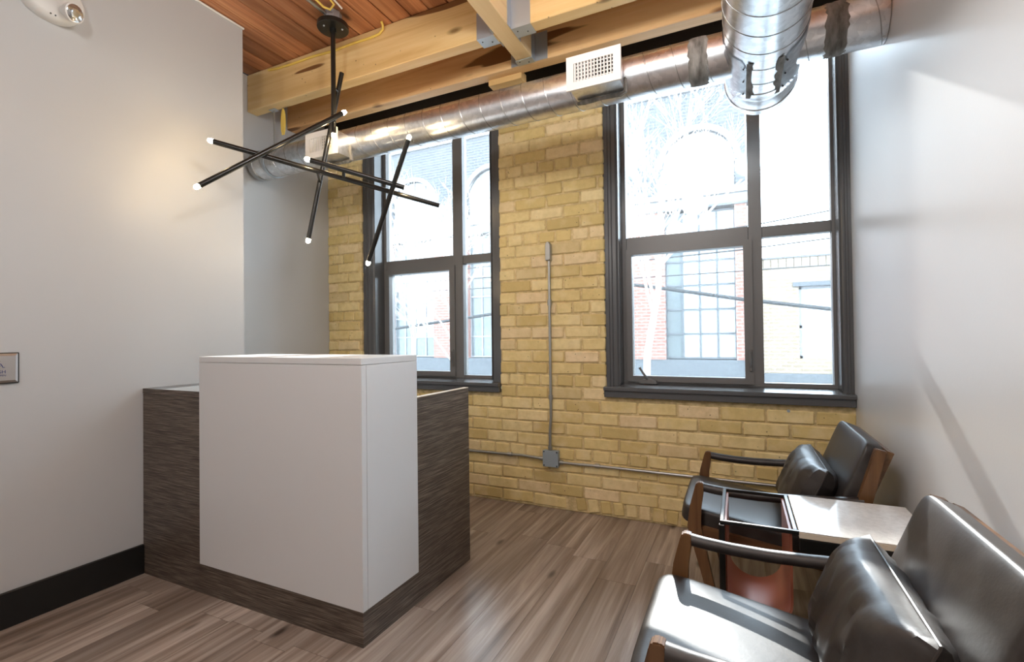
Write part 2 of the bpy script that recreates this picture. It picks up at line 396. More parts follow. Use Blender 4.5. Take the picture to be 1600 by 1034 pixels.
# ------------------------------------------------------------------ windows
def window(name, label, x0, x1, mull, cas, first):
    """x0..x1 opening; mull = (left, right) of mullion, cas = casing inner x's; frame plane at YP"""
    YC, YP = BK+.018, BK+.15
    c0, c1 = cas; zs = .84; zt = OZ1
    w = bpy.data.objects.new(name, None); w.empty_display_size = .1; link(w); w.location = ((x0+x1)/2, BK, 0); ORG[w.name] = Vector(w.location)
    tag(w, label, kind='structure')
    for a, b, nm in ((x0, c0, 'l'), (c1, x1, 'r')):
        bm = BM(); s = 1 if nm == 'l' else -1; o_, i_ = (a, b) if s == 1 else (b, a)
        W = abs(b-a)
        prof = [(o_, YC), (o_+s*W*.30, YC), (o_+s*W*.34, YC+.008), (o_+s*W*.52, YC+.008), (o_+s*W*.58, YC+.016), (i_-s*.012, YC+.016), (i_, YC+.026), (i_, YP), (o_, YP)]
        prism(bm, prof, OZ0+.03, zt, 'z'); obj('casing', bm, M['frame'], w)
    obj('head_casing', B(x0, x1, YC, YP, zt-.06, zt), M['frame'], w)
    # jamb liners
    obj('jamb', B(c0, c0+.006, YC+.02, YP+.06, zs, zt-.06), M['frame'], w); obj('jamb', B(c1-.006, c1, YC+.02, YP+.06, zs, zt-.06), M['frame'], w)
    # stool + apron
    bm = BM(); prism(bm, [(BK-.045, .806), (BK-.045, .822), (BK-.04, .828), (YP+.05, .842), (YP+.05, .80), (BK+.0, .80)], x0-.004, x1 if first else x1-.002, 'x')
    obj('stool', bm, M['frame'], w)
    obj('apron', B(x0-.004, x1 if first else x1-.002, BK-.030, BK+.012, .762, .8055, .003), M['frame'], w)
    # fixed frame
    a, b = c0+.006, c1-.006; m0, m1 = mull; t0, t1 = 1.71, 1.794; y0, y1 = YP, YP+.07
    fr = BM(); box(fr, a, a+.025, y0, y1, zs, zt-.06); box(fr, b-.014, b, y0, y1, zs, zt-.06)
    box(fr, m0, m1, y0, y1, zs, zt-.06); box(fr, a, b, y0+.004, y1, zs, zs+.022); box(fr, a, b, y0+.004, y1, zt-.085, zt-.06)
    obj('frame', fr, M['frame_in'], w)
    obj('transom_bar', B(a+.025, m0, y0+.003, y1, t0, t1, .003), M['frame_in'], w); obj('transom_bar', B(m1, b-.014, y0+.003, y1, t0+.012, t1-.008, .003), M['frame_in'], w)
    # opening sash (lower left)
    sx0, sx1, sz0, sz1 = a+.025, m0+.018, zs+.012, t0+.004
    sb = BM(); fy = y0-.014
    s_ = .036
    prism(sb, [(sx0, sz0), (sx1, sz0), (sx1, sz0+s_), (sx0, sz0+s_)], fy, y1-.01); prism(sb, [(sx0, sz1-s_), (sx1, sz1-s_), (sx1, sz1), (sx0, sz1)], fy, y1-.01)
    prism(sb, [(sx0, sz0+s_), (sx0+s_, sz0+s_), (sx0+s_, sz1-s_), (sx0, sz1-s_)], fy, y1-.01); prism(sb, [(sx1-s_-.012, sz0+s_), (sx1, sz0+s_), (sx1, sz1-s_), (sx1-s_-.012, sz1-s_)], fy, y1-.01)
    sash = obj('sash', sb, M['frame_in'], w)
    yg = y0+.035
    obj('pane', B(sx0+s_-.004, sx1-s_-.008, yg-.012, yg-.006, sz0+s_-.004, sz1-s_+.004), M['glass'], sash)
    obj('pane', B(a+.021, m0+.004, yg, yg+.006, t1-.004, zt-.08), M['glass'], w)
    obj('pane', B(m1-.004, b-.01, yg, yg+.006, t1-.012, zt-.08), M['glass'], w)
    obj('pane', B(m1-.004, b-.01, yg, yg+.006, zs+.018, t0+.016), M['glass'], w)
    if not first:
        cx = -.53
        cr = BM(); prism(cr, [(cx-.055, .842), (cx+.055, .842), (cx+.05, .862), (cx+.012, .872), (cx-.03, .868), (cx-.055, .858)], fy-.03, fy)
        ck = obj('crank_base', cr, M['frame_in'], w)
        obj('crank_handle', T([(cx-.004, fy-.022, .866), (cx-.012, fy-.034, .885), (cx-.038, fy-.038, .925), (cx-.05, fy-.04, .945)], [.008, .008, .007, .008], 8), M['frame_in'], ck)
    lx = sx1-.018
    la = obj('sash_lock', B(lx-.008, lx+.010, fy-.012, fy, .93, 1.06, .003), M['frame_in'], w)
    obj('lock_lever', T([(lx, fy-.014, .955), (lx-.002, fy-.026, .985), (lx-.002, fy-.024, 1.045)], .006, 8), M['frame_in'], la)
    return w
window('window_1', 'charcoal window left of the conduit, behind the desk', OPEN[0][0], OPEN[0][1], (-2.006, -1.919), (-2.693, -1.612), True)
window('window_2', 'charcoal window with crank handle by the right wall', OPEN[1][0], OPEN[1][1], (.060, .131), (-.696, .498), False)

# ------------------------------------------------------------------ timber overhead
def beam(label, x0, x1, y0, y1, z0, z1, m, name='wooden_beam'):
    bm = B(x0, x1, y0, y1, z0, z1, .004); return tag(obj(name, bm, m, org=((x0+x1)/2, (y0+y1)/2, z0)), label, 'beam')
BZ = 2.786
beam('pale pine beam with yellow cable, left of the cross joist', RC, -1.171, 2.296, 2.376, BZ, CZ, M['pine_x'])
beam('pale pine beam right of the cross joist, running to the round duct', -1.07, RW, 2.296, 2.376, BZ, CZ, M['pine_x'])
beam('knotty reddish pine beam just above the long duct', RC, RW, 2.633, 2.717, BZ, CZ, M['pine_red'])
beam('pine cross joist running from the room toward the windows', -1.171, -1.07, YB, 2.633, BZ+.002, CZ, M['pine_y'], 'wooden_joist')
tag(obj('wood_block', B(-1.42, -1.19, 2.70, 2.78, BZ-.035, BZ+.02, .003), M['pine_x']), 'short wood block under the knotty beam beside the joist', 'block')
def joist_hanger(label, x0, x1, y0, y1, zt, flange):
    """U bracket under a beam end; flange: list of boxes nailed to the carrying timber"""
    t = thing('joist_hanger', label, 'bracket', ((x0+x1)/2, (y0+y1)/2, BZ-.004), 'joist hangers on the pine beams')
    u = BM(); box(u, x0, x1, y0, y1, BZ-.004, BZ-.0005)
    if flange[0] == 'x':
        box(u, x0, x1, y0-.003, y0-.0005, BZ-.004, zt); box(u, x0, x1, y1+.0005, y1+.003, BZ-.004, zt)
    else:
        box(u, x0-.003, x0-.0005, y0, y1, BZ-.004, zt); box(u, x1+.0005, x1+.003, y0, y1, BZ-.004, zt)
    obj('stirrup', u, M['hanger'], t)
    for f in flange[1]: obj('flange', B(*f), M['hanger'], t)
    for k in range(2):
        s = BM(); sphere(s, ((x0+x1)/2+(.02 if k else -.03), (y0+y1)/2+(.01 if k else -.012), BZ-.0045), .004, 8, 4); obj('nail', s, M['screw'], t)
    return t
joist_hanger('zinc bracket on the left beam end at the cross joist', -1.276, -1.174, 2.296, 2.376, 2.93, ('x', [(-1.1745, -1.1715, 2.25, 2.292, BZ, 2.93), (-1.1745, -1.1715, 2.38, 2.42, BZ, 2.93)]))
joist_hanger('zinc bracket on the right beam end at the cross joist', -1.067, -.957, 2.296, 2.376, 2.99, ('x', [(-1.0695, -1.0665, 2.25, 2.292, BZ, 2.99), (-1.0695, -1.0665, 2.38, 2.42, BZ, 2.99)]))
joist_hanger('zinc bracket where the cross joist meets the knotty beam', -1.171, -1.07, 2.575, 2.630, 2.95, ('y', [(-1.225, -1.175, 2.6295, 2.6325, BZ, 2.95), (-1.066, -.99, 2.6295, 2.6325, BZ, 2.95)]))

# cables on the beam
tag(obj('yellow_cable', T([(-2.93, 2.29, 3.028), (-2.86, 2.288, 3.018), (-2.72, 2.289, 3.012), (-2.5, 2.289, 3.012), (-2.33, 2.288, 3.0), (-2.15, 2.289, 3.004), (-2.02, 2.289, 3.0), (-1.95, 2.288, 3.004), (-1.915, 2.280, 3.018), (-1.905, 2.268, 3.035), (-1.905, 2.255, 3.049)], .0075, 8), M['cable_y']), 'yellow cable stapled along the top of the pale beam', 'cable')
lp = [(-2.90+.018*math.sin(a), 2.382, 2.69-.095*math.cos(a)) for a in [k*2*PI/14 for k in range(1, 14)]]
tag(obj('yellow_cable', T([(-2.895, 2.379, 2.786)]+lp+[(-2.90, 2.379, 2.79)], .005, 8), M['cable_y']), 'loop of yellow cable hanging below the pale beam', 'cable')

# ------------------------------------------------------------------ ducts
YD, ZD, RD = 2.36, 2.405, .098
def helix(x0, x1, pitch, r, axis, c, rr=.0022, seg=26, ph=0):
    n = int((x1-x0)/pitch*seg); pts = []
    for k in range(n+1):
        a = 2*PI*k/seg+ph; s = x0+(x1-x0)*k/n
        pts.append((s, c[0]+r*math.cos(a), c[1]+r*math.sin(a)) if axis == 'x' else (c[0]+r*math.cos(a), s, c[1]+r*math.sin(a)))
    return tube(BM(), pts, rr, 5)
def pipe(p0, p1, r, seg=40, rings=None, thick=.0015):
    """open metal tube with a wall thickness"""
    bm = BM(); ax = Vector(p1)-Vector(p0)
    loft(bm, [ring_pts(p0, ax, r-thick, seg), ring_pts(p0, ax, r, seg), ring_pts(p1, ax, r, seg), ring_pts(p1, ax, r-thick, seg)], cap=False); return bm
XE = -3.11
duct = thing('spiral_duct', 'long galvanised spiral duct across the tops of both windows', 'duct', (-1.3, YD, ZD))
obj('pipe', pipe((XE, YD, ZD), (RW-.002, YD, ZD), RD), M['galv'], duct, smooth=True)
obj('spiral_seam', helix(XE+.05, RW-.01, .125, RD, 'x', (YD, ZD)), M['seam'], duct, smooth=True)
ec = BM(); loft(ec, [ring_pts((XE-.004, YD, ZD), (1, 0, 0), RD+.001, 40), ring_pts((XE-.004, YD, ZD), (1, 0, 0), RD+.006, 40), ring_pts((XE+.035, YD, ZD), (1, 0, 0), RD+.006, 40), ring_pts((XE+.040, YD, ZD), (1, 0, 0), RD+.0005, 40)]); obj('end_cap', ec, M['seam'], duct, smooth=True)
def band(x0, x1, seed):
    rings = []; n = 6
    for k in range(n+1):
        s = x0+(x1-x0)*k/n; pr = ring_pts((s, YD, ZD), (1, 0, 0), RD+.0035 if 0 < k < n else RD+.0002, 44)
        if k in (0, n): pr = [p+Vector((.012*noise.noise(Vector((i*.9, seed, k))), 0, 0)) for i, p in enumerate(pr)]
        else: pr = [p+(p-Vector((s, YD, ZD))).normalized()*.002*noise.noise(Vector((i*.7, seed, k*2.3))) for i, p in enumerate(pr)]
        rings.append(pr)
    obj('sealant_band', loft(BM(), rings, cap=False), M['sealant'], duct, smooth=True)
band(-.185, -.105, 3.1); band(.335, .41, 7.7)
def register(x0, x1, z0, z1, yf):
    bm = BM(); yb = YD-.05
    prism(bm, [(yf, z0+.012), (yf, z1-.012), (yb, z1-.012), (yb, z0+.012)], x0+.012, x1-.012, 'x'); rb = obj('register_box', bm, M['galv'], duct)
    # face frame
    ff = BM(); w = .036; y0, y1 = yf-.012, yf-.001
    for a in ((x0, x1, z0, z0+w), (x0, x1, z1-w, z1), (x0, x0+w, z0+w, z1-w), (x1-w, x1, z0+w, z1-w)): box(ff, a[0], a[1], y0, y1, a[2], a[3])
    obj('register_face', ff, M['register'], rb)
    obj('register_back', B(x0+w, x1-w, yf-.0015, yf-.0008, z0+w, z1-w), M['void'], rb)
    n = 12
    for k in range(n):
        c = x0+w+(x1-x0-2*w)*(k+.5)/n; s = BM(); ang = .35 if k < n/2 else -.05
        prism(s, [(c-.0055, y0+.001), (c-.0005, y0+.001), (c+.0055*math.sin(ang)+.001, y0+.0075), (c-.004+.0055*math.sin(ang), y0+.0075)], z0+w, z1-w, 'z'); obj('louver', s, M['register'], rb)
    for k in range(5):
        c = z0+w+(z1-z0-2*w)*(k+.5)/5; obj('cross_louver', B(x0+w, x1-w, y0+.0078, y0+.0098, c-.0025, c+.0025), M['register'], rb)
    # sealant smear round the joint
    sm = BM(); tube(sm, [(x0+.012, yb-.012, z0+.0), (x0+.05, yb-.016, z0-.001), ((x0+x1)/2, yb-.013, z0+.001), (x1-.03, yb-.016, z0-.001), (x1-.008, yb-.02, z0+.004), (x1-.006, yb-.035, z0+.05), (x1-.008, yb-.02, z1-.02)], [.008, .013, .009, .012, .012, .01, .007], 7); obj('joint_sealant', sm, M['sealant'], rb, smooth=True)
register(-.719, -.461, 2.307, 2.466, 2.17)
register(-2.432, -2.172, 2.272, 2.431, 2.17)
# hanger at the left end
hg = thing('duct_hanger', 'threaded rod and strap holding the left end of the long duct', 'hanger', (-2.965, YD, BZ))
obj('top_plate', B(-2.995, -2.935, YD-.02, YD+.02, BZ-.006, BZ-.001), M['hanger'], hg)
obj('rod', T([(-2.965, YD, BZ-.006), (-2.965, YD, ZD+RD+.03)], .0045, 8), M['conduit'], hg)
st = BM(); loft(st, [ring_pts((-2.975, YD, ZD), (1, 0, 0), RD+.003, 36), ring_pts((-2.975, YD, ZD), (1, 0, 0), RD+.005, 36), ring_pts((-2.950, YD, ZD), (1, 0, 0), RD+.005, 36), ring_pts((-2.950, YD, ZD), (1, 0, 0), RD+.003, 36)], cap=False); obj('strap', st, M['hanger'], hg, smooth=True)
obj('clip', B(-2.975, -2.955, YD-.012, YD+.012, ZD+RD+.004, ZD+RD+.032, .002), M['hanger'], hg)
# trunk duct along the room
XN, ZN, RN = .116, 2.405, .155
nd = thing('trunk_duct', 'large shiny duct coming toward the windows from overhead', 'duct', (XN, .5, ZN))
obj('pipe', pipe((XN, YB, ZN), (XN, 2.60, ZN), RN, 56), M['galv'], nd, smooth=True)
obj('spiral_seam', helix(YB, 2.47, .125, RN, 'y', (XN, ZN), .0024, 36, ph=.9), M['seam'], nd, smooth=True)
def lathe_y(prof, seg=56): return loft(BM(), [ring_pts((XN, y, ZN), (0, 1, 0), r, seg) for y, r in prof])
obj('end_collar', lathe_y([(2.475, RN-.002), (2.475, RN+.0035), (2.53, RN+.0035), (2.535, RN+.001), (2.55, RN+.001), (2.555, RN+.003), (2.645, RN+.003), (2.645, RN-.002)]), M['galv'], nd, smooth=True)
obj('end_cap', lathe_y([(2.64, RN), (2.64, RN+.007), (2.662, RN+.007), (2.665, RN+.001), (2.70, RN+.001), (2.70, .001)]), M['galv'], nd, smooth=True)
for s in (-1, 1):
    sd = BM(); rows = []
    for y in (2.19, 2.25, 2.36, 2.47, 2.53):
        row = []
        for k in range(13):
            a = R(24)+R(100)*k/12
            if y in (2.19, 2.53): a = R(34)+R(80)*k/12
            row.append(Vector((XN+s*(RN+.004)*math.sin(a), y, ZN-(RN+.004)*math.cos(a))))
        rows.append(row)
    loft(sd, rows, closed=False); q = bmesh.ops.solidify(sd, geom=sd.faces[:], thickness=.0025)
    sad = obj('saddle', sd, M['galv'], nd, smooth=True)
    sm = BM(); rows = []
    for k in range(15):
        y = 2.19+.32*k/14; a0 = R(24); row = []
        wv = R(5)+R(9)*abs(noise.noise(Vector((y*16, s*3.3, 0))))
        for q in range(4):
            a = a0+R(1.5)-(wv+R(1.5))*q/3; rr_ = RN+(.0062, .0048, .0036, .0008)[q]
            row.append(Vector((XN+s*rr_*math.sin(a), y, ZN-rr_*math.cos(a))))
        rows.append(row)
    loft(sm, rows, closed=False); obj('saddle_sealant', sm, M['sealant'], sad, smooth=True)
    for y in (2.24, 2.35, 2.47):
        rv = BM(); a = R(30); sphere(rv, (XN+s*(RN+.007)*math.sin(a), y, ZN-(RN+.007)*math.cos(a)), .004, 8, 5); obj('rivet', rv, M['screw'], sad)

# ------------------------------------------------------------------ reception desk
dk = thing('reception_desk', 'reception desk with white raised block and dark streaked base', 'desk', (-1.9, 1.7, 0))
DX, DY = -1.281, 1.387; WX = -2.248; DE = 2.172
obj('base_front', B(WX, DX, DY, DY+.02, 0, .131), M['laminate'], dk)
obj('base_side', B(DX-.02, DX, DY+.0202, 1.728, 0, .131), M['laminate'], dk)
obj('counter_front', B(LW+.002, WX-.0005, DY, DY+.02, 0, .8895), M['laminate'], dk)
obj('counter_top', B(LW+.002, WX-.0005, DY, 1.92, .8905, .9165, .001), M['lam_top'], dk)
obj('counter_top_edge', B(LW+.002, WX-.0005, DY-.0012, DY, .891, .916), M['laminate'], dk)
obj('counter_end', B(LW+.002, LW+.022, DY+.02, 1.92, 0, .8895), M['laminate'], dk)
obj('side_panel', B(DX-.026, DX, 1.7285, DE, 0, .889), M['laminate'], dk)
obj('side_panel_edge', B(DX-.026, DX, 1.7285, DE, .889, .8915), M['lam_edge'], dk)
obj('work_surface', B(-2.05, DX-.0265, 1.7285, DE-.01, .715, .74), M['lam_top'], dk)
obj('inner_support', B(-2.07, -2.05, 1.7285, DE-.01, 0, .74), M['laminate'], dk)
obj('block_front', B(WX, DX+.002, DY-.002, DY+.024, .131, 1.0505, .0012), M['white_lam'], dk)
obj('block_side', B(DX-.024, DX+.002, DY+.0252, 1.728, .131, 1.0505, .0012), M['white_lam'], dk)
obj('block_side', B(WX, WX+.024, DY+.0252, 1.728, .131, 1.0505, .0012), M['white_lam'], dk)
obj('block_back', B(WX+.0242, DX-.0242, 1.704, 1.728, .131, 1.0505, .0012), M['white_lam'], dk)
obj('block_top', B(WX, DX+.002, DY-.002, 1.728, 1.052, 1.0775, .0015), M['white_lam'], dk)
obj('block_bottom', B(WX+.024, DX-.024, DY+.025, 1.704, .131, .15), M['white_lam'], dk)

# ------------------------------------------------------------------ conduit and box on the brick wall
YC_ = BK-.016
jb = thing('junction_box', 'grey-blue square electrical box low on the brick wall', 'box', (-1.145, BK, .34))
obj('body', B(-1.197, -1.092, BK-.042, BK-.004, .288, .392, .003), M['box_grey'], jb)
lid = obj('cover', B(-1.199, -1.090, BK-.046, BK-.0425, .286, .394, .002), M['box_grey'], jb)
for sx in (-1, 1):
    for sz in (-1, 1):
        b_ = BM(); sphere(b_, (-1.1445+sx*.045, BK-.0465, .34+sz*.045), .005, 8, 5); obj('screw', b_, M['screw'], lid)
def conduit(label, pts, couplings, r=.0095):
    o = thing('steel_conduit', label, 'conduit', pts[0], 'steel conduits on the brick wall')
    obj('tube', T(pts, r, 12), M['conduit'], o, smooth=True)
    for a, b in couplings: obj('coupling', T([a, b], r+.005, 12), M['conduit'], o, smooth=True)
    return o
cv = conduit('upright steel conduit between the two windows', [(-1.147, YC_, 1.70), (-1.147, YC_, 1.0), (-1.146, YC_-.002, .62), (-1.152, YC_-.008, .52), (-1.152, YC_-.01, .394)], [((-1.147, YC_, 1.36), (-1.147, YC_, 1.40)), ((-1.147, YC_-.001, .73), (-1.147, YC_-.001, .76)), ((-1.152, YC_-.01, .396), (-1.152, YC_-.01, .42))])
bm = BM(); prism(bm, [(-1.166, 1.66), (-1.128, 1.66), (-1.128, 1.765), (-1.140, 1.785), (-1.158, 1.785), (-1.166, 1.765)], BK-.042, BK-.003); bmesh.ops.bevel(bm, geom=bm.edges[:], offset=.004, segments=1, affect='EDGES')
obj('elbow_fitting', bm, M['conduit'], cv)
conduit('steel conduit from grey box toward the desk', [(-1.199, YC_-.008, .332), (-1.26, YC_-.008, .334), (-1.36, YC_-.002, .338), (-1.45, YC_, .336), (-2.2, YC_, .33), (-2.95, YC_, .33)], [((-1.2, YC_-.008, .332), (-1.225, YC_-.008, .333)), ((-1.47, YC_, .336), (-1.44, YC_, .336))])
conduit('steel conduit from grey box toward the chairs', [(-1.089, YC_-.008, .318), (-1.03, YC_-.008, .318), (-.95, YC_-.002, .316), (-.86, YC_, .318), (-.2, YC_, .314), (.5, YC_, .31)], [((-1.088, YC_-.008, .318), (-1.064, YC_-.008, .318)), ((-.85, YC_, .318), (-.82, YC_, .318))])
ad = BM(); tube(ad, [(.239, BK-.006, .726), (.239, BK+.004, .726)], .008, 10); tag(obj('wall_anchor', ad, M['box_grey']), 'small grey anchor plug in the brick under the right window', 'anchor')

# ------------------------------------------------------------------ stick chandelier
def cpt(px, py, t):
    return Vector((0, 0, CAM_H))+(R_*((px-800)/751.02)+U_*((517-py)/751.02)+F_)*t
ch = thing('stick_chandelier', 'black stick chandelier with crossing rods and glowing tips', 'chandelier', (-2.112, 2.078, 3.0))
SX, SY = -2.112, 2.078
cb = BM(); loft(cb, [ring_pts((SX, SY, zz), (0, 0, 1), rr, 36) for zz, rr in ((2.985, .082), (2.982, .088), (2.958, .088), (2.955, .085))])
can = obj('canopy', cb, M['black_metal'], ch, smooth=True)
for a in (.4, 2.5, 4.4):
    sc_ = BM(); sphere(sc_, (SX+.055*math.cos(a), SY+.055*math.sin(a), 2.954), .006, 8, 5); obj('screw', sc_, M['hanger'], can)
obj('stem', T([(SX, SY, 2.956), (SX, SY, 2.345)], .0135, 14), M['black_metal'], ch, smooth=True)
obj('stem_collar', T([(SX, SY, 2.956), (SX, SY, 2.935)], .019, 14), M['black_metal'], ch, smooth=True)
def bulbmesh(c, d):
    d = Vector(d).normalized(); c = Vector(c); pr = [(0, .0115), (.008, .0125), (.017, .0118), (.024, .008), (.027, .001)]
    return loft(BM(), [ring_pts(c+d*s, d, r, 10) for s, r in pr])
obj('bulb', bulbmesh((SX, SY, 2.345), (0, 0, -1)), M['bulb'], ch, smooth=True)
arms = [((311, 290, 2.36), (535, 177, 2.75), 1, 1), ((333, 221, 2.47), (686, 321, 2.85), 1, 0), ((484, 250, 2.55), (632, 293, 2.72), 1, 1), ((534, 114, 2.86), (482, 373, 2.86), 0, 1), ((638, 218, 2.64), (576, 408, 2.80), 1, 1)]
AP = []
for p, q, b0, b1 in arms:
    p, q = cpt(*p), cpt(*q); d = (q-p).normalized(); AP.append((p, q)); rod_ = obj('rod', T([p, q], .0135, 14), M['black_metal'], ch, smooth=True)
    if b0: obj('bulb', bulbmesh(p, -d), M['bulb'], rod_, smooth=True)
    if b1: obj('bulb', bulbmesh(q, d), M['bulb'], rod_, smooth=True)
def closest(a, b, c, d):
    u, v, w = b-a, d-c, a-c; A, B_, C_, D_, E_ = u.dot(u), u.dot(v), v.dot(v), u.dot(w), v.dot(w); den = A*C_-B_*B_
    s = min(1, max(0, (B_*E_-C_*D_)/den)); t = min(1, max(0, (A*E_-B_*D_)/den)); return a+u*s, c+v*t
def at_px(seg, px):
    lo, hi = 0.0, 1.0; f = lambda k: (lambda q: 800+751.02*q.dot(R_)/q.dot(F_))(seg[0].lerp(seg[1], k)-Vector((0, 0, CAM_H)))
    sgn = 1 if f(1) > f(0) else -1
    for _ in range(30):
        mid = (lo+hi)/2
        if (f(mid)-px)*sgn < 0: lo = mid
        else: hi = mid
    return seg[0].lerp(seg[1], lo)
stem = (Vector((SX, SY, 2.9)), Vector((SX, SY, 2.35)))
joints = [closest(*AP[0], *stem), closest(*AP[3], *stem), closest(*AP[1], *AP[3]), (at_px(AP[1], 537), at_px(AP[2], 537)), (at_px(AP[1], 612), at_px(AP[4], 612))]
for p, q in joints:
    if .012 < (p-q).length < .3: obj('connector', T([p, q], .009, 10), M['black_metal'], ch, smooth=True)
# feed above the canopy
jx = BM(); loft(jx, [ring_pts((SX, SY, zz), (0, 0, 1), .05, 8) for zz in (2.986, CZ-.001)]); tag(obj('ceiling_box', jx, M['hanger'], smooth=True), 'zinc ceiling box above the black chandelier canopy', 'box')
tag(obj('steel_conduit', T([(SX-.005, SY-.055, 3.02), (SX-.0, SY-.5, 3.025), (SX+.01, -1.5, 3.025)], .010, 10), M['conduit'], smooth=True), 'thin steel conduit on the ceiling at the chandelier', 'conduit', 'ceiling wiring')
tag(obj('yellow_cable', T([(SX+.022, SY-.16, 3.035), (SX+.026, SY-.095, 3.022), (SX+.05, SY-.07, 3.015), (SX+.085, SY-.075, 3.03), (SX+.09, SY-.12, 3.04), (SX+.09, SY-.4, 3.042), (SX+.1, 0, 3.042)], .006, 8), M['cable_y'], smooth=True), 'yellow cable curling out behind the chandelier canopy', 'cable', 'ceiling wiring')
tag(obj('white_cable', T([(SX+.10, SY-.03, 3.03), (SX+.107, SY-.12, 3.042), (SX+.107, SY-.4, 3.043), (SX+.12, 0, 3.043)], .005, 8), M['cable_w'], smooth=True), 'white cable beside yellow one behind the chandelier canopy', 'cable', 'ceiling wiring')

# ------------------------------------------------------------------ chairs
def superbox(bm, sx, sy, sz, Mx, n=14, ex=6, crown=0, wr=0, seed=0):
    """soft cushion: rounded box with half sizes sx, sy, sz; crown = extra bulge of top and bottom"""
    vs = {}
    def pt(u, v, w):
        nrm = (abs(u)**ex+abs(v)**ex+abs(w)**ex)**(1/ex); x, y, z_ = u/nrm, v/nrm, w/nrm
        c = (1-min(1, abs(x))**2)*(1-min(1, abs(y))**2)
        p = Vector((x*sx, y*sy, z_*(sz+crown*c)))
        if wr: p += Vector((0, 0, 1))*wr*noise.noise(Vector((x*3+seed, y*5, z_)))
        return Mx @ p
    def V(u, v, w):
        k = (round(u, 4), round(v, 4), round(w, 4))
        if k not in vs: vs[k] = bm.verts.new(pt(u, v, w))
        return vs[k]
    g = [math.copysign(abs(t)**.75, t) for t in [-1+2*k/n for k in range(n+1)]]
    for f in range(6):
        for i in range(n):
            for j in range(n):
                q = [(g[i], g[j]), (g[i+1], g[j]), (g[i+1], g[j+1]), (g[i], g[j+1])]
                s = 1 if f % 2 else -1; ax = f//2
                bm.faces.new([V(*((s, a, b) if ax == 0 else (a, s, b) if ax == 1 else (a, b, s))) for a, b in q])
    return bm
def pillowmesh(bm, hu, hv, th, Mx, n=26, seed=0):
    grid = {}
    for side in (1, -1):
        for i in range(n+1):
            for j in range(n+1):
                u, v = -1+2*i/n, -1+2*j/n
                edge = i in (0, n) or j in (0, n)
                if edge and side == -1: grid[(-1, i, j)] = grid[(1, i, j)]; continue
                t = th*(max(0, (1-abs(u)**4.5)*(1-abs(v)**4.5)))**.5
                pin = 1-.07*(v*v)*(1-u*u)*0
                w = 0
                if not edge:
                    fall = (1-abs(v)**3)
                    w = .012*noise.noise(Vector((u*7.5+seed, v*1.2, side)))*(.35+abs(u)**.5) + .006*noise.noise(Vector((u*15+seed, v*2.2+u*2, side*3)))
                x = hu*u*(1-.06*(1-abs(v))*abs(u)**4); y = hv*v*(1-.05*abs(u)**2*0+.03*abs(u)**6)
                grid[(side, i, j)] = bm.verts.new(Mx @ Vector((x, y, side*t+w)))
        for i in range(n):
            for j in range(n):
                f = [grid[(side, i, j)], grid[(side, i+1, j)], grid[(side, i+1, j+1)], grid[(side, i, j+1)]]
                try: bm.faces.new(f if side == 1 else f[::-1])
                except ValueError: pass
    return bm
def frame_m(o, ex, ey, ez):
    return Matrix(((ex[0], ey[0], ez[0], o[0]), (ex[1], ey[1], ez[1], o[1]), (ex[2], ey[2], ez[2], o[2]), (0, 0, 0, 1)))
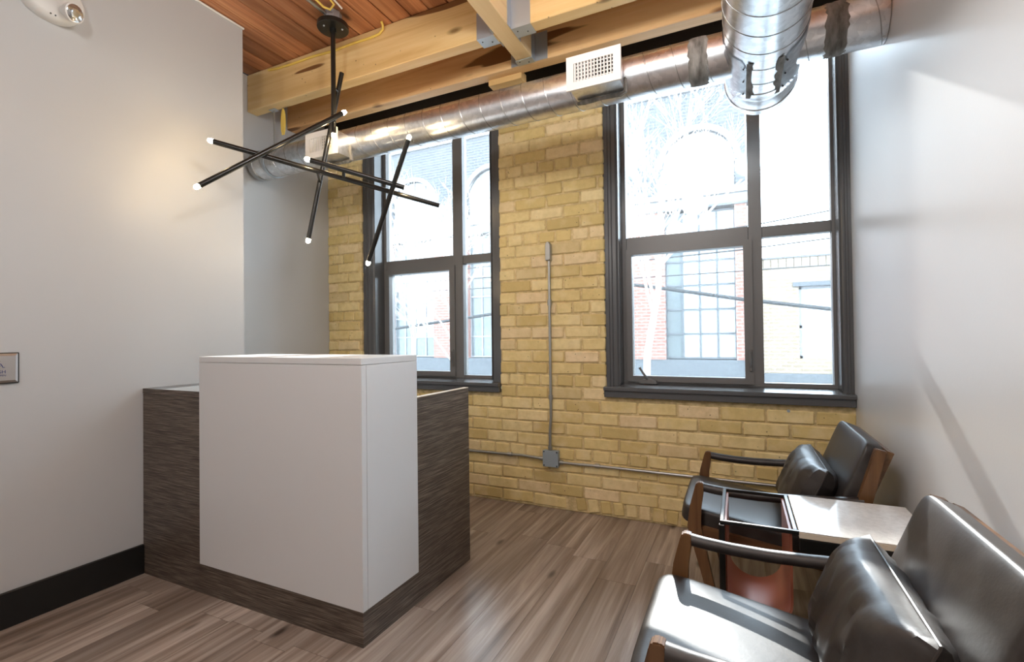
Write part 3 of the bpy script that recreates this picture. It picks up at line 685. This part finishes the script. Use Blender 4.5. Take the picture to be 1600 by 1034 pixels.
def make_chair(label, pil_label, yc, seed):
    t = thing('leather_armchair', label, 'armchair', (0, yc, 0), 'leather armchairs along the right wall')
    Wd = .285
    # seat
    d = Vector((.556, 0, -.091)).normalized(); n_ = Vector((d.z*-1, 0, d.x))
    c = Vector((-.226, 0, .448)) + d*.285 - n_*.045
    obj('seat', superbox(BM(), .287, .262, .041, frame_m(c, d, (0, 1, 0), n_), 16, 9, .006), M['leather'], t, True, local=True)
    # back
    d = Vector((.136, 0, .352)).normalized(); n_ = Vector((-d.z, 0, d.x))
    c = Vector((.27, 0, .40)) + d*.165 - n_*.036
    bk = obj('backrest', superbox(BM(), .220, .272, .032, frame_m(c, d, (0, 1, 0), n_), 18, 11, .010), M['leather'], t, True, local=True)
    pp = []
    for k in range(65):
        a = 2*PI*k/64; e = 2/9; x_ = math.copysign(abs(math.cos(a))**e, math.cos(a))*.212; y_ = math.copysign(abs(math.sin(a))**e, math.sin(a))*.266
        pp.append(Vector(c)+d*x_+Vector((0, 1, 0))*y_-n_*.026)
    obj('piping', tube(BM(), pp, .0035, 6), M['leather'], bk, True, local=True)
    b0 = Vector((.30, 0, .36)); bp = BM()
    pr = [c-d*.19-n_*.034, c+d*.213-n_*.034, c+d*.213-n_*.056, c-d*.19-n_*.056]
    prism(bp, [(p.x, p.z) for p in pr], -Wd+.014, Wd-.014); obj('back_panel', bp, M['walnut_x'], t, local=True)
    for s in (-1, 1):
        y0, y1 = s*Wd-.016, s*Wd+.016
        fl_ = BM(); prism(fl_, [(-.172, .535), (-.166, .548), (-.150, .551), (-.138, .545), (-.137, .53), (-.154, .44), (-.152, .372), (-.118, .20), (-.075, 0), (-.110, 0), (-.158, .20), (-.205, .365), (-.193, .455)], y0, y1)
        bmesh.ops.bevel(fl_, geom=[e for e in fl_.edges], offset=.0035, segments=2, affect='EDGES'); obj('leg', fl_, M['walnut'], t, local=True)
        rl = BM(); prism(rl, [(.432, .737), (.466, .729), (.418, .535), (.345, .30), (.352, .22), (.400, 0), (.365, 0), (.300, .22), (.298, .30), (.378, .55)], y0, y1)
        bmesh.ops.bevel(rl, geom=[e for e in rl.edges], offset=.003, segments=2, affect='EDGES'); obj('leg', rl, M['walnut'], t, local=True)
        rr = BM(); prism(rr, [(-.19, .372), (-.178, .335), (.30, .262), (.33, .30)], s*(Wd-.012)-.011, s*(Wd-.012)+.011); obj('seat_rail', rr, M['walnut_x'], t, local=True)
        ar = [(-.140, .529), (-.10, .524), (-.03, .519), (.06, .517), (.15, .520), (.25, .526), (.33, .533), (.395, .541)]
        arm = BM(); rings = []
        for k, (x_, z_) in enumerate(ar):
            h, w_ = .0175, .021
            rings.append([Vector((x_, s*Wd+w_*math.cos(q), z_+h*math.sin(q))) for q in [2*PI*i/16 for i in range(16)]])
        obj('armrest', loft(arm, rings), M['leather'], t, True, local=True)
    obj('front_rail', B(-.165, -.145, -Wd+.012, Wd-.012, .31, .352, .003), M['walnut'], t, local=True)
    obj('rear_rail', B(.30, .322, -Wd+.012, Wd-.012, .25, .295, .003), M['walnut'], t, local=True)
    # lumbar cushion: rests on the seat, lifts away
    d = Vector((.150, 0, .352)).normalized(); n_ = Vector((-d.z, 0, d.x))
    c = Vector((.243, yc-.008, .512))
    pl = thing('lumbar_pillow', pil_label, 'pillow', (c.x, c.y, .39), 'leather lumbar pillows')
    obj('cover', pillowmesh(BM(), .245, .128, .078, frame_m(c, (0, 1, 0), d, n_), seed=seed), M['leather'], pl, True)
    ed = [(u, v) for u, v in [(-1, -1), (1, -1), (1, 1), (-1, 1), (-1, -1)]]
    obj('piping', tube(BM(), [Vector(c)+Vector((0, 1, 0))*.243*u+d*.129*v for u, v in ed], .003, 6), M['leather'], pl, True)
    return t
make_chair('dark leather armchair nearest the camera, seat in full sun', 'dark leather pillow on the nearest armchair', 1.272, 2.0)
make_chair('dark leather armchair farther back, against the brick wall', 'dark leather pillow on the armchair by the brick wall', 2.395, 9.0)

# ------------------------------------------------------------------ side table with sling
tb = thing('side_table', 'side table with pale stone top and red-brown leather sling', 'table', (.22, 1.865, 0))
TY0, TY1, TX0, TXM, TX1 = 1.69, 2.045, -.06, .150, .503; TZ = .555
def bar(a, b, w=.006): return B(min(a[0], b[0])-w, max(a[0], b[0])+w, min(a[1], b[1])-w, max(a[1], b[1])+w, min(a[2], b[2])-w, max(a[2], b[2])+w, .0015)
zr = TZ-.007
for a, b in (((TX0, TY0, zr), (TXM, TY0, zr)), ((TX0, TY1, zr), (TXM, TY1, zr)), ((TX0, TY0+.013, zr), (TX0, TY1-.013, zr)), ((TXM-.005, TY0+.013, zr), (TXM-.005, TY1-.013, zr))): obj('rail', bar(a, b), M['black_metal'], tb)
for x_ in (TX0, TX1-.02):
    for y_ in (TY0, TY1): obj('leg', B(x_-.009, x_+.009, y_-.009, y_+.009, 0, zr-.0065, .002), M['black_metal'], tb)
for y_ in (TY0, TY1): obj('apron', B(TXM+.004, TX1-.03, y_-.007, y_+.007, TZ-.062, TZ-.022, .002), M['black_metal'], tb)
for y_ in (TY0, TY1): obj('stretcher', B(TX0+.01, TX1-.03, y_-.006, y_+.006, .09, .105), M['black_metal'], tb)
obj('stone_top', B(TXM+.004, TX1, TY0-.008, TY1+.008, TZ-.0035, TZ, .0012), M['stone'], tb)
obj('stone_slab', B(TXM+.004, TX1, TY0-.008, TY1+.008, TZ-.021, TZ-.0037, .0012), M['stone_edge'], tb)
sg = []; xa, xb, zb = TX0+.010, TXM-.016, .225; rad = (xb-xa)/2
path = [(xa, TZ-.012), (xa, .45), (xa, .36)]+[(xa+rad-rad*math.cos(q), .235+rad*.95-rad*.95*math.sin(q)) for q in [PI*k/14 for k in range(15)]]+[(xb, .36), (xb, .45), (xb, TZ-.012)]
sb = BM(); th = .0035
inner, outer = [], []
for i, p in enumerate(path):
    a, b = Vector(path[max(i-1, 0)]), Vector(path[min(i+1, len(path)-1)]); tn = (b-a).normalized(); nn = Vector((tn.y, -tn.x)); inner.append((p[0]-nn.x*th, p[1]-nn.y*th)); outer.append((p[0]+nn.x*th, p[1]+nn.y*th))
rows = []
for y_ in (TY0+.012, TY1-.012): rows.append([(p[0], y_, p[1]) for p in inner]+[(p[0], y_, p[1]) for p in outer[::-1]])
va = [sb.verts.new(p) for p in rows[0]]; vb = [sb.verts.new(p) for p in rows[1]]; n = len(va)
for k in range(n): sb.faces.new((va[k], va[(k+1) % n], vb[(k+1) % n], vb[k]))
h = n//2
for vv in (va, vb):
    for k in range(h-1): sb.faces.new((vv[k], vv[k+1], vv[n-2-k], vv[n-1-k]))
obj('sling', sb, M['tan_leather'], tb, True)

# ------------------------------------------------------------------ door push plate and emergency light on the left wall
pp = thing('push_plate', 'square steel push plate with blue print on the left wall', 'push plate', (LW, .863, 1.05))
obj('surround', B(LW+.001, LW+.010, .799, .9275, .986, 1.112, .002), M['plate_black'], pp)
bm = BM(); y0, y1, z0, z1 = .803, .923, .990, 1.108
loft(bm, [[(LW+.010, y, z) for y, z in ((y0, z0), (y1, z0), (y1, z1), (y0, z1))], [(LW+.016, y, z) for y, z in ((y0+.009, z0+.009), (y1-.009, z0+.009), (y1-.009, z1-.009), (y0+.009, z1-.009))]])
obj('plate', bm, M['plate_steel'], pp)
M3 = Matrix(((0, 0, 1), (1, 0, 0), (0, 1, 0)))
text_mesh('print', 'PUSH', .0185, (LW+.0163, .863, 1.0285), M['blue_print'], pp, M3)
text_mesh('print', 'TO OPEN', .0105, (LW+.0163, .863, 1.0165), M['blue_print'], pp, M3)
xs = LW+.0163
lg = BM(); arc = [(xs, .857+.0115*math.cos(a), 1.062+.0115*math.sin(a)) for a in [R(100)+R(250)*k/16 for k in range(17)]]; tube(lg, arc, .0012, 5)
tube(lg, [(xs, .858, 1.084), (xs, .859, 1.068), (xs, .870, 1.067), (xs, .877, 1.052), (xs, .882, 1.053)], .0014, 5); tube(lg, [(xs, .859, 1.077), (xs, .868, 1.077)], .0012, 5); sphere(lg, (xs, .858, 1.088), .0032, 8, 6, (.3, 1, 1))
obj('wheelchair_mark', lg, M['blue_print'], pp)
em = thing('emergency_light', 'white twin-head emergency light high on the left wall', 'emergency light', (LW, 1.02, 2.64))
bm = BM(); rings = []
for xo, k in ((.001, 1.0), (.030, 1.0), (.045, .93), (.052, .80)):
    rings.append([(LW+xo, 1.025+.115*k*math.cos(a), 2.645+.098*k*math.sin(a)) for a in [2*PI*q/36 for q in range(36)]])
loft(bm, rings); obj('housing', bm, M['plastic'], em, True)
for (cy, cz, dy) in ((1.055, 2.60, .3), (.965, 2.665, -.3)):
    ax = Vector((.9, dy, -.25)).normalized(); c0 = Vector((LW+.05, cy, cz))
    hd = obj('lamp_head', loft(BM(), [ring_pts(c0, ax, .018, 20), ring_pts(c0+ax*.02, ax, .020, 20), ring_pts(c0+ax*.035, ax, .036, 20), ring_pts(c0+ax*.058, ax, .040, 20), ring_pts(c0+ax*.060, ax, .036, 20)]), M['plastic'], em, True)
    obj('lens', loft(BM(), [ring_pts(c0+ax*.0602, ax, .035, 20), ring_pts(c0+ax*.063, ax, .030, 20), ring_pts(c0+ax*.064, ax, .012, 20)]), M['reflector'], hd, True)
for y_ in (1.012, 1.028):
    d_ = BM(); sphere(d_, (LW+.049, y_, 2.565), .004, 8, 5); obj('indicator', d_, M['screw'], em)

# ------------------------------------------------------------------ fill globes added out of view to brighten brick wall and beams
for x_, y_, lab in ((-.42, .95, 'glowing glass globe pendant overhead, nearest the windows'), (-.75, -.35, 'glowing glass globe pendant behind the viewer by the joist'), (-1.7, -2.3, 'glowing glass globe pendant deepest in the room')):
    zc, rg = 2.56, .12
    t = thing('globe_pendant', lab, 'lamp', (x_, y_, CZ), 'globe pendants behind the viewer')
    obj('canopy', loft(BM(), [ring_pts((x_, y_, z_), (0, 0, 1), r, 24) for z_, r in ((CZ-.001, .055), (CZ-.02, .055), (CZ-.026, .03))]), M['black_metal'], t, True)
    obj('stem', T([(x_, y_, CZ-.02), (x_, y_, zc+rg+.02)], .008, 10), M['black_metal'], t, True)
    obj('socket_cap', loft(BM(), [ring_pts((x_, y_, z_), (0, 0, 1), r, 24) for z_, r in ((zc+rg+.035, .02), (zc+rg+.02, .045), (zc+rg-.012, .052))]), M['black_metal'], t, True)
    obj('globe', sphere(BM(), (x_, y_, zc), rg, 24, 14), M['lamp_glow'], t, True)

# ------------------------------------------------------------------ outdoors
GZ = -.25
tag(obj('ground', B(-40, 30, BK+.5, 40, GZ-.3, GZ), M['asphalt']), 'street between the buildings', kind='structure')
tag(obj('pavement', B(-40, 30, 10.6, 13, GZ, GZ+.12), M['paving']), 'pale pavement in front of the opposite buildings', kind='structure')
FY = 13.0; XEDGE = .215
bd = thing('brick_building', 'tall grey and red brick building with arched windows across the street', 'building', (-7, FY, GZ))
cent = [-.885-2.95*k for k in range(8)]; hw = .83; XL = -25.0
ztop = 7.36
# upper wall with arched openings
uw = BM(); z0, zs, rA = 4.75, 5.48, .86
def quad(bm, pts): bm.faces.new([bm.verts.new(p) for p in pts])
def rect(bm, xa, xb, za, zb, y=FY): quad(bm, [(xa, y, za), (xb, y, za), (xb, y, zb), (xa, y, zb)])
prev = XEDGE
for c in cent:
    rect(uw, c+rA, prev, z0, ztop); prev = c-rA
    pts = [(c+rA*math.cos(a), zs+rA*math.sin(a)) for a in [PI*k/20 for k in range(21)]]
    for p, q in zip(pts, pts[1:]): quad(uw, [(q[0], FY, q[1]), (p[0], FY, p[1]), (p[0], FY, ztop), (q[0], FY, ztop)])
    rim = [(c+rA, z0)]+pts+[(c-rA, z0)]
    for p, q in zip(rim, rim[1:]): quad(uw, [(p[0], FY, p[1]), (q[0], FY, q[1]), (q[0], FY+.2, q[1]), (p[0], FY+.2, p[1])])
rect(uw, XL, prev, z0, ztop)
quad(uw, [(XEDGE, FY, GZ), (XEDGE, FY+9, GZ), (XEDGE, FY+9, ztop), (XEDGE, FY, ztop)])
obj('upper_wall', uw, M['brick_grey'], bd)
obj('core', B(XL, XEDGE-.02, FY+.32, FY+9, GZ, 7.34), M['brick_grey'], bd)
obj('parapet', B(XL, XEDGE+.04, FY-.06, FY+.31, ztop, 7.42), M['cornice'], bd)
obj('cornice', B(XL, XEDGE+.08, FY-.16, FY+.3, 4.62, 4.75), M['cornice'], bd); obj('cornice', B(XL, XEDGE+.05, FY-.08, FY+.3, 4.40, 4.615), M['cornice'], bd)
obj('cornice_line', B(XL, XEDGE+.06, FY-.10, FY+.3, 4.34, 4.398), M['ext_dark'], bd)
obj('plinth', B(XL, XEDGE, FY-.03, FY+.3, GZ, .52), M['ext_dark'], bd)
pv = [XEDGE]+[v for c in cent for v in (c+hw, c-hw)]+[XL]
for a, b in zip(pv[0::2], pv[1::2]): obj('pilaster', B(b, a, FY-.05, FY+.28, .52, 4.34), M['brick_red'], bd)
pane_me = {}
def pane(w_, h_, mname, loc, parent):
    k = (round(w_, 3), round(h_, 3), mname)
    if k not in pane_me:
        bm = B(-w_/2, w_/2, -.008, .008, -h_/2, h_/2); me = bpy.data.meshes.new('pane'); bm.to_mesh(me); bm.free(); me.materials.append(M[mname]); pane_me[k] = me
    return meshobj('pane', pane_me[k], loc, parent)
for ci, c in enumerate(cent[:5]):
    # arched window
    fr = BM()
    for k in range(1, 4): box(fr, c-rA+2*rA*k/4-.018, c-rA+2*rA*k/4+.018, FY+.11, FY+.17, z0, zs+rA*math.sin(math.acos(abs(-1+k/2)))-.0)
    for zz in (z0+.03, 5.12, zs): box(fr, c-rA, c+rA, FY+.115, FY+.165, zz-.018, zz+.018)
    aw = obj('arched_window', fr, M['cornice'], bd)
    hood = BM(); ro, ri = rA+.14, rA
    pts = [(math.cos(a), math.sin(a)) for a in [PI*k/24 for k in range(25)]]
    loft(hood, [[(c+ri*p[0], FY-.04, zs+ri*p[1]), (c+ro*p[0], FY-.04, zs+ro*p[1]), (c+ro*p[0], FY+.02, zs+ro*p[1]), (c+ri*p[0], FY+.02, zs+ri*p[1])] for p in pts]); obj('arch_hood', hood, M['cornice'], aw)
    for i in range(4):
        for za, zb in ((z0+.048, 5.10), (5.14, zs-.018)): pane(2*rA/4-.036, zb-za, 'pane_light', (c-rA+2*rA*(i+.5)/4, FY+.14, (za+zb)/2), aw)
    lu = BM(); prism(lu, [(c+rA*p[0], zs+.018+(rA-.018)*p[1]) for p in pts], FY+.135, FY+.15); obj('lunette', lu, M['pane_light'], aw)
    # tall lower window
    fr = BM(); cols, rows_ = 4, 6; za, zb = .56, 4.28
    for k in range(cols+1): box(fr, c-hw+2*hw*k/cols-.022, c-hw+2*hw*k/cols+.022, FY+.10, FY+.18, za, zb)
    for k in range(rows_+1): box(fr, c-hw, c+hw, FY+.105, FY+.175, za+(zb-za)*k/rows_-.022, za+(zb-za)*k/rows_+.022)
    bw = obj('tall_window', fr, M['ext_dark'] if ci < 2 else M['cornice'], bd)
    for i in range(cols):
        for k in range(rows_):
            dark = (i == 0) if ci == 0 else (ci >= 2 and i < 2) or (k == 0)
            pane(2*hw/cols-.044, (zb-za)/rows_-.044, 'pane_mid' if dark else 'pane_light', (c-hw+2*hw*(i+.5)/cols, FY+.14, za+(zb-za)*(k+.5)/rows_), bw)
# low building on the right
lb = thing('low_building', 'low pale brick building right of the tall one across the street', 'building', (4, FY, GZ))
wx0, wx1, wz0, wz1 = 1.28, 3.0, .57, 2.25
w_ = BM(); box(w_, XEDGE+.02, wx0, FY, FY+.3, GZ, 2.72); box(w_, wx1, 14, FY, FY+.3, GZ, 2.72); box(w_, wx0, wx1, FY, FY+.3, GZ, wz0); box(w_, wx0, wx1, FY, FY+.3, wz1, 2.72)
obj('wall', w_, M['brick_buff'], lb)
obj('body', B(XEDGE+.02, 14, FY+.3, FY+8, GZ, 2.9), M['brick_buff'], lb)
sw = BM()
for k in range(60): box(sw, XEDGE+.02+k*.16, XEDGE+.02+k*.16+.148, FY-.02, FY+.3, 2.72, 2.93)
obj('soldier_course', sw, M['brick_buff'], lb)
obj('roof_flashing', B(XEDGE+.02, 14, FY-.05, FY+.35, 2.93, 2.97), M['ext_dark'], lb)
wn = BM(); box(wn, wx0, wx1, FY+.08, FY+.14, wz0, wz0+.06); box(wn, wx0, wx1, FY+.08, FY+.14, wz1-.06, wz1); box(wn, wx0, wx0+.06, FY+.08, FY+.14, wz0, wz1); box(wn, wx1-.06, wx1, FY+.08, FY+.14, wz0, wz1); box(wn, wx0, wx1, FY+.08, FY+.14, 1.28, 1.34); box(wn, 2.1, 2.16, FY+.08, FY+.14, wz0, wz1)
lw_ = obj('window_frame', wn, M['cornice'], lb)
for a, b in ((wx0+.06, 2.1), (2.16, wx1-.06)):
    for za, zb in ((wz0+.06, 1.28), (1.34, wz1-.06)): pane(b-a, zb-za, 'pane_light', ((a+b)/2, FY+.11, (za+zb)/2), lw_)
obj('window_head', B(wx0-.12, wx1+.12, FY-.05, FY+.05, wz1, wz1+.1), M['ext_dark'], lb)
obj('shop_fascia', B(XEDGE+.1, 6, FY-.08, FY, .02, .22), M['ext_dark'], lb)
obj('shopfront', B(XEDGE+.1, 6, FY-.03, FY, GZ, .02), M['pane_mid'], lb)
# bare trees
def tree(name, label, base, h, seed, n0=7, spread=.9):
    rr = random.Random(seed); t = thing(name, label, 'tree', base, 'bare street trees')
    tr_, br = BM(), BM()
    def grow(bm, p, d, ln, r, depth):
        pts = [p]; q = p.copy(); dd = d.copy(); k = 4 if depth < 3 else 3
        for i in range(k):
            dd = (dd+Vector((rr.uniform(-.16, .16), rr.uniform(-.16, .16), rr.uniform(-.04, .12)))).normalized(); q = q+dd*ln/k; pts.append(q.copy())
        tube(bm, pts, [r*(1-.55*i/k) for i in range(k+1)], 7 if depth == 0 else 4 if depth < 3 else 3, cap=depth == 0)
        if depth >= 4: return
        for i in range([n0, 6, 5, 4][depth]):
            f = rr.uniform(.25 if depth else .3, 1); j = min(k-1, int(f*k)); s = pts[j].lerp(pts[j+1], f*k-j)
            a = rr.uniform(0, 2*PI); side = Vector((math.cos(a), math.sin(a), rr.uniform(.0, .7))).normalized()
            grow(br, s, (dd*rr.uniform(.5, .9)+side*spread).normalized(), ln*rr.uniform(.42, .62), max(.004, r*.42), depth+1)
    grow(tr_, Vector(base), Vector((0, 0, 1)), h, h*.016, 0)
    obj('trunk', tr_, M['bark'], t, True); o = obj('branches', br, M['bark'], t, True); o['kind'] = 'stuff'
tree('bare_tree', 'bare pale street tree seen through the right window', (-1.45, 8.3, GZ), 4.4, 5, 10, .55)
tree('bare_tree', 'bare street tree behind the wide pane of the left window', (-6.7, 8.9, GZ), 3.2, 8, 8, .7)
tree('bare_tree', 'bare twiggy tree behind the narrow pane of the left window', (-4.3, 7.0, GZ), 2.6, 21, 9, .8)
# overhead wires
def wire(label, pts, r=.012): return tag(obj('overhead_wire', T(pts, r, 6), M['wire']), label, 'wire', 'overhead street wires')
wire('highest street wire crossing the right window sky', [(-16, 11.9, 2.95), (-6, 11.9, 3.15), (.5, 11.9, 3.583), (1.75, 11.9, 3.712), (9, 11.9, 4.5)], .017)
wire('upper middle street wire outside the windows', [(-16, 11.8, 2.9), (-9.68, 11.8, 2.824), (-6.1, 11.8, 2.82), (-2.25, 11.8, 2.953), (.1, 11.8, 3.025), (1.74, 11.8, 3.118), (9, 11.8, 3.6)], .017)
wire('lower middle street wire outside the windows', [(-16, 11.7, 2.6), (-9.6, 11.7, 2.535), (-6, 11.7, 2.514), (-2.25, 11.7, 2.531), (1.7, 11.7, 2.549), (9, 11.7, 2.65)], .014)
tag(obj('cable_bundle', T([(-16, 11.6, .95), (-9.48, 11.6, 1.436), (-6, 11.6, 1.791), (-2.9, 11.6, 2.30), (-2.3, 11.6, 2.37), (-1.52, 11.6, 2.229), (.08, 11.6, 1.912), (1.68, 11.6, 1.645), (9, 11.6, .9)], .04, 8), M['wire']), 'thick cable bundle crossing low behind the right window', 'cable')
print('bricks', nb)
